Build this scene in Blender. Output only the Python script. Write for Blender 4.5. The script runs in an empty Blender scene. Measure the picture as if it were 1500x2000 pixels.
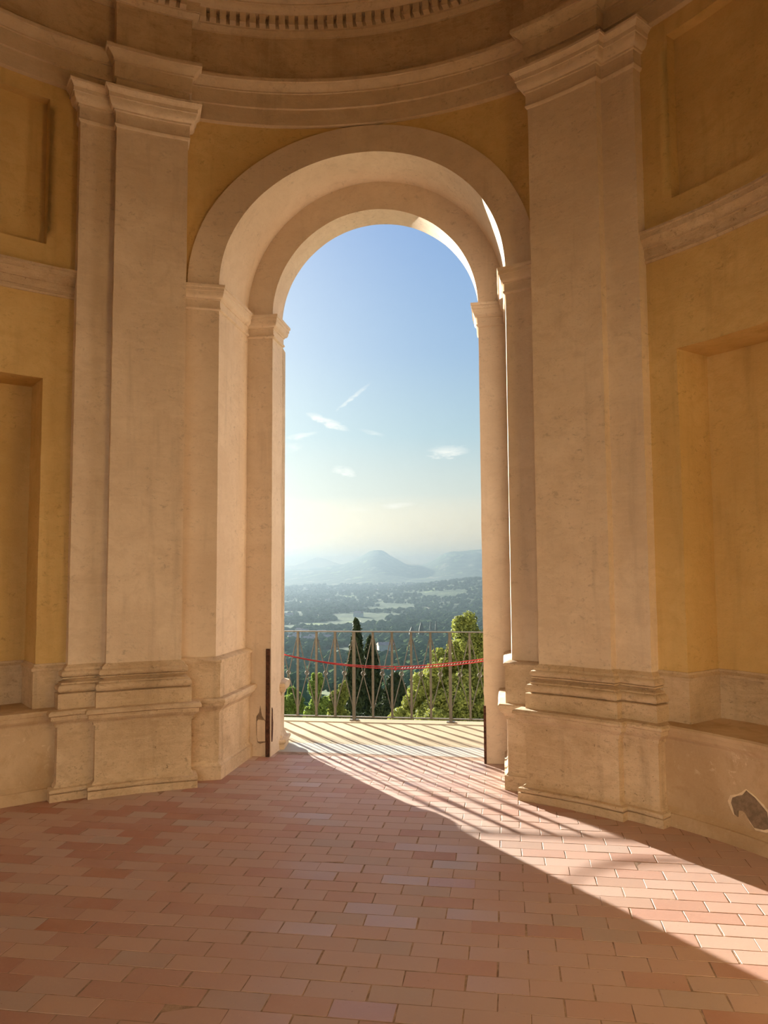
import bpy, bmesh, math, random
import numpy as np
from mathutils import Vector, Matrix, noise as mnoise

random.seed(7)
rng = np.random.default_rng(7)
R = math.radians
scene = bpy.context.scene
COL = scene.collection

# ------------------------------------------------------------------ camera
# x = 0 is the axis of the arch, +y runs out through it, z = 0 is the brick floor
CAM = Vector((1.177, 0.0, 1.70))
PITCH, YAW, ROLL, FPX = R(4.248), R(8.716), R(-0.334), 1531.6
fw = Vector((-math.sin(YAW) * math.cos(PITCH), math.cos(YAW) * math.cos(PITCH), math.sin(PITCH)))
rt = Vector((math.cos(YAW), math.sin(YAW), 0.0))
up = rt.cross(fw)
rt, up = math.cos(ROLL) * rt + math.sin(ROLL) * up, -math.sin(ROLL) * rt + math.cos(ROLL) * up
cd = bpy.data.cameras.new('camera')
cd.sensor_fit = 'VERTICAL'
cd.sensor_height = 24.0
cd.sensor_width = 18.0
cd.lens = 24.0 * FPX / 2000.0
cd.clip_start, cd.clip_end = 0.05, 60000
cam = bpy.data.objects.new('camera', cd)
COL.objects.link(cam)
cam.matrix_world = Matrix(((rt.x, up.x, -fw.x, CAM.x), (rt.y, up.y, -fw.y, CAM.y), (rt.z, up.z, -fw.z, CAM.z), (0, 0, 0, 1)))
scene.camera = cam

# ------------------------------------------------------------------ light
SUN_EL = R(12.0)
sun_h = Vector((0.620, -0.7846)).normalized()            # the way the light travels, on the ground
sun_travel = Vector((sun_h.x * math.cos(SUN_EL), sun_h.y * math.cos(SUN_EL), -math.sin(SUN_EL)))
sd = bpy.data.lights.new('sun_offscreen', 'SUN')
sd.energy = 22.8
sd.color = (1.0, 0.94, 0.80)
sd.angle = R(0.53)
sun = bpy.data.objects.new('sun_offscreen', sd)
COL.objects.link(sun)
sun.rotation_euler = sun_travel.to_track_quat('-Z', 'Y').to_euler()
sun.location = CAM - sun_travel * 90        # out over the valley, beside the view

world = bpy.data.worlds.new('evening_sky')
scene.world = world
world.use_nodes = True
wt = world.node_tree
wt.nodes.clear()


def wn(kind, **kw):
    n = wt.nodes.new(kind)
    for k, v in kw.items():
        setattr(n, k, v)
    return n


def wmath(op, a, b=None, c=None, clamp=False):
    n = wn('ShaderNodeMath', operation=op)
    n.use_clamp = clamp
    for i, v in enumerate((a, b, c)):
        if v is None:
            continue
        if isinstance(v, (int, float)):
            n.inputs[i].default_value = v
        else:
            wt.links.new(v, n.inputs[i])
    return n.outputs[0]


def fill_ramp(cr, stops):
    cr.elements[0].position, cr.elements[0].color = stops[0][0], (*stops[0][1], 1)
    cr.elements[-1].position, cr.elements[-1].color = stops[-1][0], (*stops[-1][1], 1)
    for p, c in stops[1:-1]:
        cr.elements.new(p).color = (*c, 1)


def build_sky():
    tc = wn('ShaderNodeTexCoord')
    d = tc.outputs['Generated']
    sep = wn('ShaderNodeSeparateXYZ')
    wt.links.new(d, sep.inputs[0])
    ramp = wn('ShaderNodeValToRGB')
    f = wmath('MULTIPLY_ADD', sep.outputs[2], 0.5, 0.5)
    wt.links.new(f, ramp.inputs[0])
    stops = [(-1, (.20, .20, .17)), (-.03, (.55, .53, .44)), (0.0, (.80, .71, .52)), (.045, (.78, .71, .55)), (.10, (.58, .64, .575)),
             (.17, (.365, .525, .60)), (.27, (.25, .405, .605)), (.42, (.17, .315, .59)), (1, (.13, .25, .52))]
    fill_ramp(ramp.color_ramp, [(z * .5 + .5, c) for z, c in stops])
    # warm brightening of the haze around the low sun
    dot = wn('ShaderNodeVectorMath', operation='DOT_PRODUCT')
    wt.links.new(d, dot.inputs[0])
    dot.inputs[1].default_value = -sun_travel
    g = wmath('POWER', wmath('MAXIMUM', dot.outputs['Value'], 0.0), 14.0)
    glow = wn('ShaderNodeMix', data_type='RGBA', blend_type='ADD')
    wt.links.new(wmath('MULTIPLY', g, 0.75), glow.inputs[0])
    wt.links.new(ramp.outputs[0], glow.inputs[6])
    glow.inputs[7].default_value = (1.0, .88, .62, 1)
    # thin wisps of cirrus: (direction, half length, half height, tilt, strength)
    cur = glow.outputs[2]
    nz = wn('ShaderNodeTexNoise')
    nz.inputs['Scale'].default_value = 42
    nz.inputs['Detail'].default_value = 6
    nz.inputs['Roughness'].default_value = .62
    mp = wn('ShaderNodeMapping')
    mp.inputs['Scale'].default_value = (1, 1, 3.4)
    wt.links.new(d, mp.inputs[0])
    wt.links.new(mp.outputs[0], nz.inputs[0])
    wob = wmath('MULTIPLY_ADD', nz.outputs[0], .05, -.025)
    total = None
    for px, py, hl, hh, tilt, s in ((640, 824, .030, .0055, -22, .60), (872, 884, .030, .0085, 3, .50), (672, 921, .018, .0065, -14, .55),
                                    (590, 850, .022, .0040, 10, .35), (690, 775, .030, .0028, 38, .30), (775, 987, .024, .0045, 4, .35),
                                    (700, 996, .016, .0035, 0, .25), (565, 875, .020, .006, 12, .25), (725, 845, .020, .003, -12, .22)):
        c = (fw + rt * ((px - 750) / FPX) + up * ((1000 - py) / FPX)).normalized()
        e1 = Vector((0, 0, 1)).cross(c).normalized() * -1
        e2 = c.cross(e1) * -1
        if e2.z < 0:
            e2 = -e2
        t = R(tilt)
        a1 = (e1 * math.cos(t) + e2 * math.sin(t)) / hl
        a2 = (-e1 * math.sin(t) + e2 * math.cos(t)) / hh
        vals = []
        for a, w in ((a1, 18), (a2, 62)):
            dp = wn('ShaderNodeVectorMath', operation='DOT_PRODUCT')
            wt.links.new(d, dp.inputs[0])
            dp.inputs[1].default_value = a
            v = wmath('ADD', wmath('SUBTRACT', dp.outputs['Value'], a.dot(c)), wmath('MULTIPLY', wob, w))
            vals.append(wmath('MULTIPLY', v, v))
        m = wmath('SUBTRACT', 1.0, wmath('ADD', vals[0], vals[1]), clamp=True)
        m = wmath('MULTIPLY', m, s * 1.7)
        total = m if total is None else wmath('ADD', total, m)
    total = wmath('MULTIPLY', total, wmath('MULTIPLY_ADD', nz.outputs[0], 3.6, -1.1, clamp=True), clamp=True)
    mix = wn('ShaderNodeMix', data_type='RGBA')
    wt.links.new(total, mix.inputs[0])
    wt.links.new(cur, mix.inputs[6])
    mix.inputs[7].default_value = (.95, .94, .86, 1)
    bg = wn('ShaderNodeBackground')
    bg.inputs[1].default_value = 1.0
    wt.links.new(mix.outputs[2], bg.inputs[0])
    out = wn('ShaderNodeOutputWorld')
    wt.links.new(bg.outputs[0], out.inputs[0])


build_sky()
scene.view_settings.view_transform = 'Standard'
scene.view_settings.look = 'None'
scene.view_settings.exposure = 0.28
scene.view_settings.gamma = 1.0
scene.view_settings.use_curve_mapping = False
scene.cycles.max_bounces = 10
scene.cycles.diffuse_bounces = 6
scene.cycles.glossy_bounces = 3
scene.cycles.volume_bounces = 1
scene.cycles.sample_clamp_indirect = 6.0
scene.cycles.adaptive_threshold = 0.08
scene.cycles.adaptive_min_samples = 24


# ------------------------------------------------------------------ materials
class Mat:
    def __init__(self, name):
        self.m = bpy.data.materials.new(name)
        self.m.use_nodes = True
        self.t = self.m.node_tree
        self.t.nodes.clear()
        self.out = self.t.nodes.new('ShaderNodeOutputMaterial')
        self.b = self.t.nodes.new('ShaderNodeBsdfPrincipled')
        self.t.links.new(self.b.outputs[0], self.out.inputs[0])
        g = self.t.nodes.new('ShaderNodeNewGeometry')
        self.pos = g.outputs['Position']
        self.island = g.outputs['Random Per Island']

    def link(self, a, b):
        self.t.links.new(a, b)

    def noise(self, scale, detail=4, rough=.55, stretch=None, dist=0.0, offset=(0, 0, 0)):
        n = self.t.nodes.new('ShaderNodeTexNoise')
        n.inputs['Scale'].default_value = scale
        n.inputs['Detail'].default_value = detail
        n.inputs['Roughness'].default_value = rough
        n.inputs['Distortion'].default_value = dist
        mp = self.t.nodes.new('ShaderNodeMapping')
        mp.inputs['Scale'].default_value = stretch or (1, 1, 1)
        mp.inputs['Location'].default_value = offset
        self.link(self.pos, mp.inputs[0])
        self.link(mp.outputs[0], n.inputs[0])
        return n.outputs[0]

    def math(self, op, a, b=0.0, clamp=False):
        n = self.t.nodes.new('ShaderNodeMath')
        n.operation = op
        n.use_clamp = clamp
        for i, v in enumerate((a, b)):
            if isinstance(v, (int, float)):
                n.inputs[i].default_value = v
            else:
                self.link(v, n.inputs[i])
        return n.outputs[0]

    def step(self, v, lo, hi, t0=0.0, t1=1.0):
        n = self.t.nodes.new('ShaderNodeMapRange')
        n.interpolation_type = 'SMOOTHSTEP'
        self.link(v, n.inputs[0])
        for i, x in enumerate((lo, hi, t0, t1)):
            n.inputs[i + 1].default_value = x
        return n.outputs[0]

    def mix(self, fac, a, b, blend='MIX'):
        n = self.t.nodes.new('ShaderNodeMix')
        n.data_type = 'RGBA'
        n.blend_type = blend
        for sock, v in ((n.inputs[0], fac), (n.inputs[6], a), (n.inputs[7], b)):
            if isinstance(v, (int, float)):
                sock.default_value = v
            elif isinstance(v, tuple):
                sock.default_value = (*v, 1) if len(v) == 3 else v
            else:
                self.link(v, sock)
        return n.outputs[2]

    def ramp(self, fac, stops):
        n = self.t.nodes.new('ShaderNodeValToRGB')
        self.link(fac, n.inputs[0])
        fill_ramp(n.color_ramp, stops)
        return n.outputs[0]

    def bump(self, h, strength=.3, dist=.01):
        n = self.t.nodes.new('ShaderNodeBump')
        n.inputs['Strength'].default_value = strength
        n.inputs['Distance'].default_value = dist
        self.link(h, n.inputs['Height'])
        self.link(n.outputs[0], self.b.inputs['Normal'])

    def color(self, c):
        s = self.b.inputs['Base Color']
        if isinstance(c, tuple):
            s.default_value = (*c, 1)
        else:
            self.link(c, s)

    def rough(self, r, spec=.25):
        s = self.b.inputs['Roughness']
        if isinstance(r, (int, float)):
            s.default_value = r
        else:
            self.link(r, s)
        self.b.inputs['Specular IOR Level'].default_value = spec


def plaster(name, base, light, dark, pits=.0, bump=.25, streak=.35):
    """limewashed plaster: cloudy tone, brush streaks, fine grain and small chips"""
    m = Mat(name)
    deep = tuple(x * (.66 - .12 * (pits > .5)) for x in dark)
    big = m.step(m.noise(1.3, 5, .6, dist=.4), .32, .70)
    c = m.mix(big, dark, light)
    c = m.mix(.35, c, base)
    mid = m.step(m.noise(5.5, 7, .70, stretch=(1, 1, 1.5), dist=.8), .42, .68)
    c = m.mix(m.math('MULTIPLY', mid, .62), c, dark)
    st = m.step(m.noise(6, 6, .68, stretch=(1, 1, 6)), .46, .70)
    c = m.mix(m.math('MULTIPLY', st, streak), c, light)
    blot = m.math('MULTIPLY', m.step(m.noise(17, 6, .75, stretch=(1, 1, 1.6), dist=.5), .54, .68), m.step(m.noise(2.1, 2, .5, offset=(7, 3, 1)), .40, .62))
    c = m.mix(m.math('MULTIPLY', blot, .68), c, deep)
    fine = m.step(m.noise(38, 5, .8, stretch=(1, 1, 2.2), offset=(2, 9, 4)), .56, .66)
    c = m.mix(m.math('MULTIPLY', fine, .30 + .25 * (pits > .5)), c, deep)
    drip = m.step(m.noise(9, 3, .6, stretch=(1, 1, .10)), .52, .80)
    c = m.mix(m.math('MULTIPLY', drip, .35), c, deep)
    grain = m.noise(130, 3, .7)
    c = m.mix(m.math('MULTIPLY', m.step(grain, .3, .75), .14), c, light)
    h = m.math('ADD', m.math('MULTIPLY', m.noise(11, 5, .6), 1.0), m.math('MULTIPLY', m.noise(70, 4, .65), .35))
    if pits:
        p = m.step(m.noise(26, 3, .75, dist=.3), .66, .74)
        p = m.math('MULTIPLY', p, m.step(m.noise(3.0, 3, .5, offset=(3, 1, 2)), .38, .55))
        c = m.mix(m.math('MULTIPLY', p, pits), c, tuple(x * .35 for x in dark))
        h = m.math('SUBTRACT', h, m.math('MULTIPLY', p, .8))
    m.color(c)
    m.rough(.9, .12)
    m.bump(h, bump * 1.5, .012)
    return m.m


M = {}
M['plaster'] = plaster('pilaster_plaster', (.75, .62, .49), (.82, .69, .56), (.64, .51, .39), pits=.15)
M['ochre'] = plaster('ochre_plaster', (.67, .475, .21), (.73, .535, .26), (.58, .395, .16), pits=.1, bump=.22, streak=.18)
M['arch'] = plaster('arch_plaster', (.71, .58, .455), (.77, .64, .51), (.63, .50, .38), bump=.15, streak=.2)
M['stone'] = plaster('base_plaster', (.66, .51, .36), (.75, .605, .45), (.46, .335, .215), pits=.55, bump=.5)
M['entab'] = plaster('entablature_plaster', (.66, .52, .375), (.72, .58, .43), (.56, .43, .30), pits=.1, bump=.3, streak=.3)
M['frieze'] = plaster('frieze_plaster', (.60, .445, .295), (.70, .545, .38), (.44, .305, .185), pits=.2, bump=.35)


def peeled():
    """the dado of the wall: patches of lost plaster show grey render and a pale edge"""
    m = Mat('peeled_dado_plaster')
    big = m.step(m.noise(1.6, 5, .6, dist=.4), .32, .70)
    c = m.mix(big, (.47, .335, .21), (.66, .51, .36))
    st = m.step(m.noise(14, 5, .7, dist=.6), .58, .70)
    low = m.step(m.noise(2.2, 3, .6, offset=(5, 2, 1)), .45, .65)
    c = m.mix(m.math('MULTIPLY', m.math('MULTIPLY', st, low), .8), c, (.82, .69, .54))
    bl = m.step(m.noise(6, 7, .7, dist=.8), .5, .66)
    c = m.mix(m.math('MULTIPLY', bl, .4), c, (.40, .27, .155))
    n = m.noise(2.5, 5, .6, offset=(.55, .1, .3))
    g = m.noise(60, 3, .7)
    c = m.mix(m.math('MULTIPLY', m.step(g, .3, .75), .14), c, (.70, .52, .34))
    m.color(c)
    m.rough(.92, .1)
    m.bump(m.math('ADD', m.noise(12, 5, .6), m.math('MULTIPLY', m.noise(80, 3, .6), .4)), .35, .012)
    return m.m


M['dado'] = peeled()


def simple(name, c, rough=.8, spec=.2, var=.15, scale=8.0, bump=.1, metal=0.0):
    m = Mat(name)
    v = m.step(m.noise(scale, 4, .6), .3, .7)
    m.color(m.mix(v, tuple(x * (1 - var) for x in c), tuple(min(1, x * (1 + var)) for x in c)))
    m.rough(rough, spec)
    m.b.inputs['Metallic'].default_value = metal
    if bump:
        m.bump(m.noise(scale * 5, 4, .6), bump, .01)
    return m.m


M['render'] = simple('bare_grey_render', (.27, .20, .145), .95, .05, .2, 30, .5)
M['pale_edge'] = simple('pale_plaster_edge', (.78, .65, .49), .95, .05, .1, 20, .2)
M['rust'] = simple('rusty_iron', (.085, .035, .022), .75, .3, .5, 45, .5)
M['rail'] = simple('grey_painted_iron', (.118, .107, .092), .75, .2, .12, 30, .1)
M['marble'] = simple('threshold_travertine', (.44, .415, .37), .55, .3, .06, 10, .08)
M['red'] = simple('red_plastic_cord', (.42, .03, .035), .5, .4, .1, 30, 0)
M['mortar'] = simple('mortar', (.36, .255, .195), .95, .05, .3, 14, .5)
M['bark'] = simple('bark', (.14, .10, .07), .95, .05, .3, 20, .6)
M['cream'] = simple('cream_house_wall', (.62, .56, .48), .9, .1, .08, .4, 0)
M['added_villa'] = simple('villa_facade_plaster', (.70, .62, .50), .9, .1, .06, .6, 0)
M['rooftile'] = simple('terracotta_roof', (.48, .33, .26), .9, .1, .2, .5, 0)
M['winglass'] = simple('dark_window', (.05, .055, .06), .3, .5, .1, 2, 0)


def brick_mat(name, per_object):
    m = Mat(name)
    if per_object:
        oi = m.t.nodes.new('ShaderNodeObjectInfo')
        r = oi.outputs['Random']
    else:
        r = m.island
    c = m.ramp(r, [(0, (.39, .20, .15)), (.05, (.44, .245, .19)), (.18, (.49, .31, .25)), (.45, (.49, .335, .285)), (.68, (.47, .32, .27)),
                   (.86, (.46, .32, .27)), (.97, (.43, .325, .285)), (1, (.41, .215, .16))])
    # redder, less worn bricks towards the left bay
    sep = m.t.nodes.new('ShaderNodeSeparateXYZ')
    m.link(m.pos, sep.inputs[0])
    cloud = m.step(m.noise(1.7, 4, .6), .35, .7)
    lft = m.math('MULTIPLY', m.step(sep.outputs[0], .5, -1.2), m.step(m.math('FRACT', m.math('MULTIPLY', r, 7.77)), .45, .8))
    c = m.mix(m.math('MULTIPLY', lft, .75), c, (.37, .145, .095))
    c = m.mix(m.math('MULTIPLY', cloud, .35), c, (.50, .345, .29))
    red = m.math('MULTIPLY', m.step(m.noise(.9, 3, .5, offset=(4.2, .3, 0)), .50, .62), .15)
    c = m.mix(red, c, (.42, .18, .11))
    dust = m.step(m.noise(46, 4, .75), .55, .72)
    c = m.mix(m.math('MULTIPLY', dust, .22), c, (.58, .42, .33))
    spot = m.step(m.noise(70, 2, .5, offset=(1, 5, 2)), .70, .76)
    c = m.mix(m.math('MULTIPLY', spot, .5), c, (.20, .11, .075))
    m.color(c)
    frac = m.math('FRACT', m.math('MULTIPLY', r, 17.31))
    ro = m.step(frac, .68, .97, .56, .36)
    ro = m.math('ADD', ro, m.math('MULTIPLY', m.noise(28, 4, .65), .12))
    m.rough(ro, .85)
    m.bump(m.math('ADD', m.noise(55, 5, .7), m.math('MULTIPLY', m.noise(6, 2, .5), .6)), .22, .004)
    return m.m


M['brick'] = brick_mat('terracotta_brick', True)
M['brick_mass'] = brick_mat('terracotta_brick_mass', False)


def terrace_mat():
    m = Mat('terrace_screed')
    v = m.step(m.noise(2.2, 5, .6), .3, .7)
    c = m.mix(v, (.365, .285, .18), (.44, .35, .23))
    g = m.step(m.noise(120, 3, .8), .55, .7)
    c = m.mix(m.math('MULTIPLY', g, .35), c, (.42, .33, .22))
    s = m.step(m.noise(10, 5, .7), .60, .72)
    c = m.mix(m.math('MULTIPLY', s, .35), c, (.45, .34, .21))
    m.color(c)
    m.rough(.85, .15)
    m.bump(m.noise(90, 4, .7), .25, .006)
    return m.m


M['terrace'] = terrace_mat()


def leaf_mat(name, dark, light, trans=.45, scale=1.5):
    m = Mat(name)
    c = m.mix(m.island, dark, light)
    v = m.step(m.noise(scale, 3, .5), .35, .65)
    c = m.mix(m.math('MULTIPLY', v, .5), c, light)
    m.color(c)
    m.rough(.7, .2 if trans else 0.0)
    tr = m.t.nodes.new('ShaderNodeBsdfTranslucent')
    m.link(m.mix(.35, c, (min(1, light[0] * 1.5), min(1, light[1] * 1.35), light[2])), tr.inputs[0])
    mx = m.t.nodes.new('ShaderNodeMixShader')
    mx.inputs[0].default_value = trans
    m.link(m.b.outputs[0], mx.inputs[1])
    m.link(tr.outputs[0], mx.inputs[2])
    m.link(mx.outputs[0], m.out.inputs[0])
    return m.m


M['leaf_bright'] = leaf_mat('olive_green_leaves', (.07, .095, .025), (.24, .27, .065), .4)
M['leaf_mid'] = leaf_mat('bush_leaves', (.06, .11, .03), (.17, .24, .05))
M['leaf_dark'] = leaf_mat('cypress_sprays', (.018, .03, .014), (.045, .062, .025), .15)
M['wood_far'] = leaf_mat('far_woodland', (.045, .075, .035), (.10, .14, .06), .0, .02)


def land_mat():
    m = Mat('valley_land')
    a = m.step(m.noise(.010, 5, .6), .40, .62)
    c = m.mix(a, (.06, .10, .045), (.13, .17, .075))
    f = m.step(m.noise(.0045, 3, .5, stretch=(1, .45, 1), dist=.5), .60, .66)
    c = m.mix(m.math('MULTIPLY', f, .8), c, (.30, .38, .11))
    dry = m.step(m.noise(.006, 3, .5, stretch=(1, .4, 1), offset=(3, 7, 0)), .62, .69)
    c = m.mix(m.math('MULTIPLY', dry, .7), c, (.42, .36, .22))
    h = m.step(m.noise(.05, 4, .7), .45, .6)
    c = m.mix(m.math('MULTIPLY', h, .55), c, (.03, .05, .03))
    m.color(c)
    m.rough(.95, .05)
    return m.m


M['land'] = land_mat()


# ------------------------------------------------------------------ builders
def tag(o, label=None, cat=None, group=None, kind=None):
    if label:
        o['label'] = label
    if cat:
        o['category'] = cat
    if group:
        o['group'] = group
    if kind:
        o['kind'] = kind
    return o


def obj(name, mesh, mat=None, parent=None):
    o = bpy.data.objects.new(name, mesh)
    COL.objects.link(o)
    if mat is not None and not mesh.materials:
        mesh.materials.append(M[mat] if isinstance(mat, str) else mat)
    if parent:
        o.parent = parent
    return o


def empty(name, loc=(0, 0, 0)):
    o = bpy.data.objects.new(name, None)
    COL.objects.link(o)
    o.location = loc
    o.empty_display_size = .2
    return o


def mesh_of(name, verts, faces, smooth=None):
    me = bpy.data.meshes.new(name)
    me.from_pydata([tuple(v) for v in verts], [], [tuple(f) for f in faces])
    me.validate(verbose=False)
    if smooth is not None:
        me.polygons.foreach_set('use_smooth', [True] * len(me.polygons))
        me.set_sharp_from_angle(angle=R(smooth))
    me.update()
    return me


class MB:
    def __init__(self):
        self.v, self.f = [], []

    def add(self, vs, fs):
        k = len(self.v)
        self.v += [tuple(p) for p in vs]
        self.f += [tuple(i + k for i in f) for f in fs]
        return self

    def box(self, x0, x1, y0, y1, z0, z1):
        return self.add([(x0, y0, z0), (x1, y0, z0), (x1, y1, z0), (x0, y1, z0), (x0, y0, z1), (x1, y0, z1), (x1, y1, z1), (x0, y1, z1)],
                        [(0, 3, 2, 1), (4, 5, 6, 7), (0, 1, 5, 4), (1, 2, 6, 5), (2, 3, 7, 6), (3, 0, 4, 7)])

    def tube(self, pts, r, n=8, caps=True):
        pts = [Vector(p) for p in pts]
        rs = r if isinstance(r, (list, tuple)) else [r] * len(pts)
        rings = []
        for i, p in enumerate(pts):
            d = (pts[min(i + 1, len(pts) - 1)] - pts[max(i - 1, 0)]).normalized()
            a = d.cross(Vector((0, 0, 1)) if abs(d.z) < .9 else Vector((1, 0, 0))).normalized()
            b = d.cross(a)
            rings.append([p + (a * math.cos(2 * math.pi * k / n) + b * math.sin(2 * math.pi * k / n)) * rs[i] for k in range(n)])
        vs = [q for ring in rings for q in ring]
        fs = [(i * n + k, i * n + (k + 1) % n, (i + 1) * n + (k + 1) % n, (i + 1) * n + k) for i in range(len(pts) - 1) for k in range(n)]
        if caps:
            fs += [tuple(range(n))[::-1], tuple((len(pts) - 1) * n + k for k in range(n))]
        return self.add(vs, fs)

    def build(self, name, mat, parent=None, smooth=None):
        return obj(name, mesh_of(name, self.v, self.f, smooth), mat, parent)


CY = 3.21                                     # centre of the round room lies at (0, CY)


def pol(r, a):
    return (r * math.sin(R(a)), CY + r * math.cos(R(a)))


def arc(r, a0, a1, step=1.0):
    n = max(1, int(math.ceil(abs(a1 - a0) / step)))
    return [pol(r, a0 + (a1 - a0) * i / n) for i in range(n + 1)]


def seg(p, q, step=.08):
    n = max(1, int(math.ceil(math.dist(p, q) / step)))
    return [(p[0] + (q[0] - p[0]) * i / n, p[1] + (q[1] - p[1]) * i / n) for i in range(n + 1)]


def chain(*parts):
    out = []
    for p in parts:
        for q in p:
            if not out or math.dist(out[-1], q) > 1e-5:
                out.append(q)
    return out


def offset(path, o):
    """mitred offset of a plan line towards its left-hand side"""
    res = []
    for i, p in enumerate(path):
        ns = []
        for a, b in ((i - 1, i), (i, i + 1)):
            if a < 0 or b >= len(path):
                continue
            dx, dy = path[b][0] - path[a][0], path[b][1] - path[a][1]
            l = math.hypot(dx, dy)
            ns.append((-dy / l, dx / l))
        if len(ns) == 1:
            ns *= 2
        k = 1 + ns[0][0] * ns[1][0] + ns[0][1] * ns[1][1]
        k = max(k, .25)
        res.append((p[0] + o * (ns[0][0] + ns[1][0]) / k, p[1] + o * (ns[0][1] + ns[1][1]) / k))
    return res


def wear(v, amp):
    if not amp:
        return v
    p = Vector(v)
    d = mnoise.noise_vector(p * 5.0) * amp + mnoise.noise_vector(p * 19.0) * amp * .5
    return (v[0] + d.x, v[1] + d.y, v[2] + d.z)


def sweep(path, profile, mirror=False, amp=.0025, smooth=35):
    """run a moulding profile [(z, projection), ...] along a plan line"""
    rows = []
    for z, o in profile:
        rows.append([wear(((-x if mirror else x), y, z), amp) for x, y in offset(path, o)])
    n = len(path)
    vs = [v for r in rows for v in r]
    fs = []
    for i in range(len(rows) - 1):
        for k in range(n - 1):
            q = (i * n + k, i * n + k + 1, (i + 1) * n + k + 1, (i + 1) * n + k)
            fs.append(q if mirror else q[::-1])
    return mesh_of('moulding', vs, fs, smooth)


def curve(z0, o0, z1, o1, kind, n=5):
    """points of one moulding between two (z, projection) ends"""
    out = []
    for i in range(n + 1):
        t = i / n
        if kind == 'torus':                    # bulges outwards, same ends
            out.append((z0 + (z1 - z0) * (1 - math.cos(math.pi * t)) / 2, o0 + (o1 - o0) * t + abs(z1 - z0) * .5 * math.sin(math.pi * t)))
        elif kind == 'ovolo':
            out.append((z0 + (z1 - z0) * (1 - math.cos(math.pi / 2 * t)), o0 + (o1 - o0) * math.sin(math.pi / 2 * t)))
        elif kind == 'cavetto':
            out.append((z0 + (z1 - z0) * math.sin(math.pi / 2 * t), o0 + (o1 - o0) * (1 - math.cos(math.pi / 2 * t))))
        else:                                  # cyma
            s = t * t * (3 - 2 * t)
            out.append((z0 + (z1 - z0) * t, o0 + (o1 - o0) * s))
    return out


# radii of the round room at the level of the pilaster shafts
RW, RP2, RP1, RJ = 3.36, 3.27, 3.20, 3.345
A1, A2, A3 = 26.3, 36.6, 41.35               # edges of the pilaster and of the half pilaster behind it
JX = 1.22                                     # half width between the jambs of the outer arch
JA = math.degrees(math.asin(JX / RJ))
YJ = CY + math.sqrt(RJ * RJ - JX * JX)
YI, IX, YB = 7.09, .975, 7.42                 # inner arch: front, half width, back
ZS, ZSI = 4.15, 4.13                          # springing lines

path_p1 = chain(seg(pol(RP1 + .3, A2), pol(RP1, A2)), arc(RP1, A2, A1, .8), seg(pol(RP1, A1), pol(RP1 + .3, A1)))
path_p2 = chain(seg(pol(RP2 + .3, A3), pol(RP2, A3)), arc(RP2, A3, A2 - 3, .8))
path_jamb = chain(arc(RJ, A1 + 2, JA, .6), seg((JX, YJ), (JX, YI + .05)))
path_wall = arc(RW, 90, A3 - 2, .8)
path_inner = chain(seg((JX + .1, YI), (IX, YI)), seg((IX, YI), (IX, YB)), seg((IX, YB), (IX + .4, YB)))

PEDESTAL = ([(-.02, .13), (.055, .13), (.058, .118)] + curve(.058, .118, .092, .118, 'torus', 5) + [(.094, .105)] + curve(.096, .10, .122, .08, 'cyma', 4)
            + [(.30, .08), (.535, .08), (.537, .095), (.552, .095)] + curve(.555, .095, .592, .128, 'cyma', 4)
            + [(.594, .135), (.622, .135), (.625, .143), (.632, .155), (.648, .155), (.662, .140), (.668, .05), (.67, -.12)])
ATTIC = ([(.655, .08), (.778, .08), (.782, .062)] + curve(.784, .052, .846, .052, 'torus', 7) + [(.848, .055), (.858, .055)]
         + curve(.86, .048, .872, .016, 'cyma', 3) + curve(.874, .016, .886, .034, 'cyma', 3) + [(.888, .044), (.896, .044)] + curve(.898, .032, .946, .032, 'torus', 6) + [(.948, .030), (.964, .030)]
         + curve(.966, .026, .99, .0, 'cyma', 3) + [(.992, -.05)])
CAPITAL = ([(5.335, -.03), (5.34, .006), (5.348, .014), (5.362, .018), (5.372, .014), (5.376, .012), (5.468, .012), (5.470, .024), (5.485, .024)]
           + curve(5.487, .028, 5.552, .066, 'ovolo', 5) + [(5.554, .074), (5.588, .074)] + curve(5.590, .078, 5.618, .098, 'cyma', 4)
           + [(5.620, .106), (5.640, .106), (5.643, -.12)])
ARCHITRAVE = ([(5.62, -.10), (5.625, .0), (5.765, .0), (5.767, .022), (5.895, .022), (5.898, .034), (5.910, .034)]
              + curve(5.912, .036, 5.962, .085, 'cyma', 5) + [(5.965, .098), (5.995, .098), (6.0, .09), (6.004, -.10)])
FRIEZE = [(5.99, .012), (6.2, .012), (6.425, .012)]
CORNICE = ([(6.415, .0), (6.416, .02), (6.422, .022)] + curve(6.424, .022, 6.446, .062, 'cyma', 4)
           + [(6.448, .070), (6.462, .070), (6.463, .075), (6.545, .075), (6.546, .14)] + curve(6.548, .14, 6.585, .20, 'ovolo', 4)
           + [(6.587, .21), (6.600, .21), (6.601, .33), (6.68, .33)] + curve(6.682, .335, 6.75, .40, 'cyma', 4) + [(6.752, .41), (6.78, .41), (6.80, .05)])
WALLPED = ([(-.02, .125), (.085, .125), (.087, .113)] + curve(.089, .110, .118, .08, 'cyma', 3) + [(.30, .08), (.535, .08), (.537, .095), (.552, .095)]
           + curve(.555, .095, .592, .122, 'cyma', 4) + [(.594, .128), (.622, .128), (.625, .136), (.648, .140), (.66, .130), (.665, .05), (.665, -.42)])
JAMBPED = ([(-.02, .072), (.110, .072), (.113, .060)] + curve(.116, .056, .135, .045, 'cyma', 3) + [(.30, .045), (.535, .045), (.538, .052), (.550, .052)]
           + curve(.553, .055, .60, .095, 'cyma', 4) + [(.602, .102), (.622, .104), (.626, .115), (.648, .115), (.660, .105), (.666, -.06)])
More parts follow.
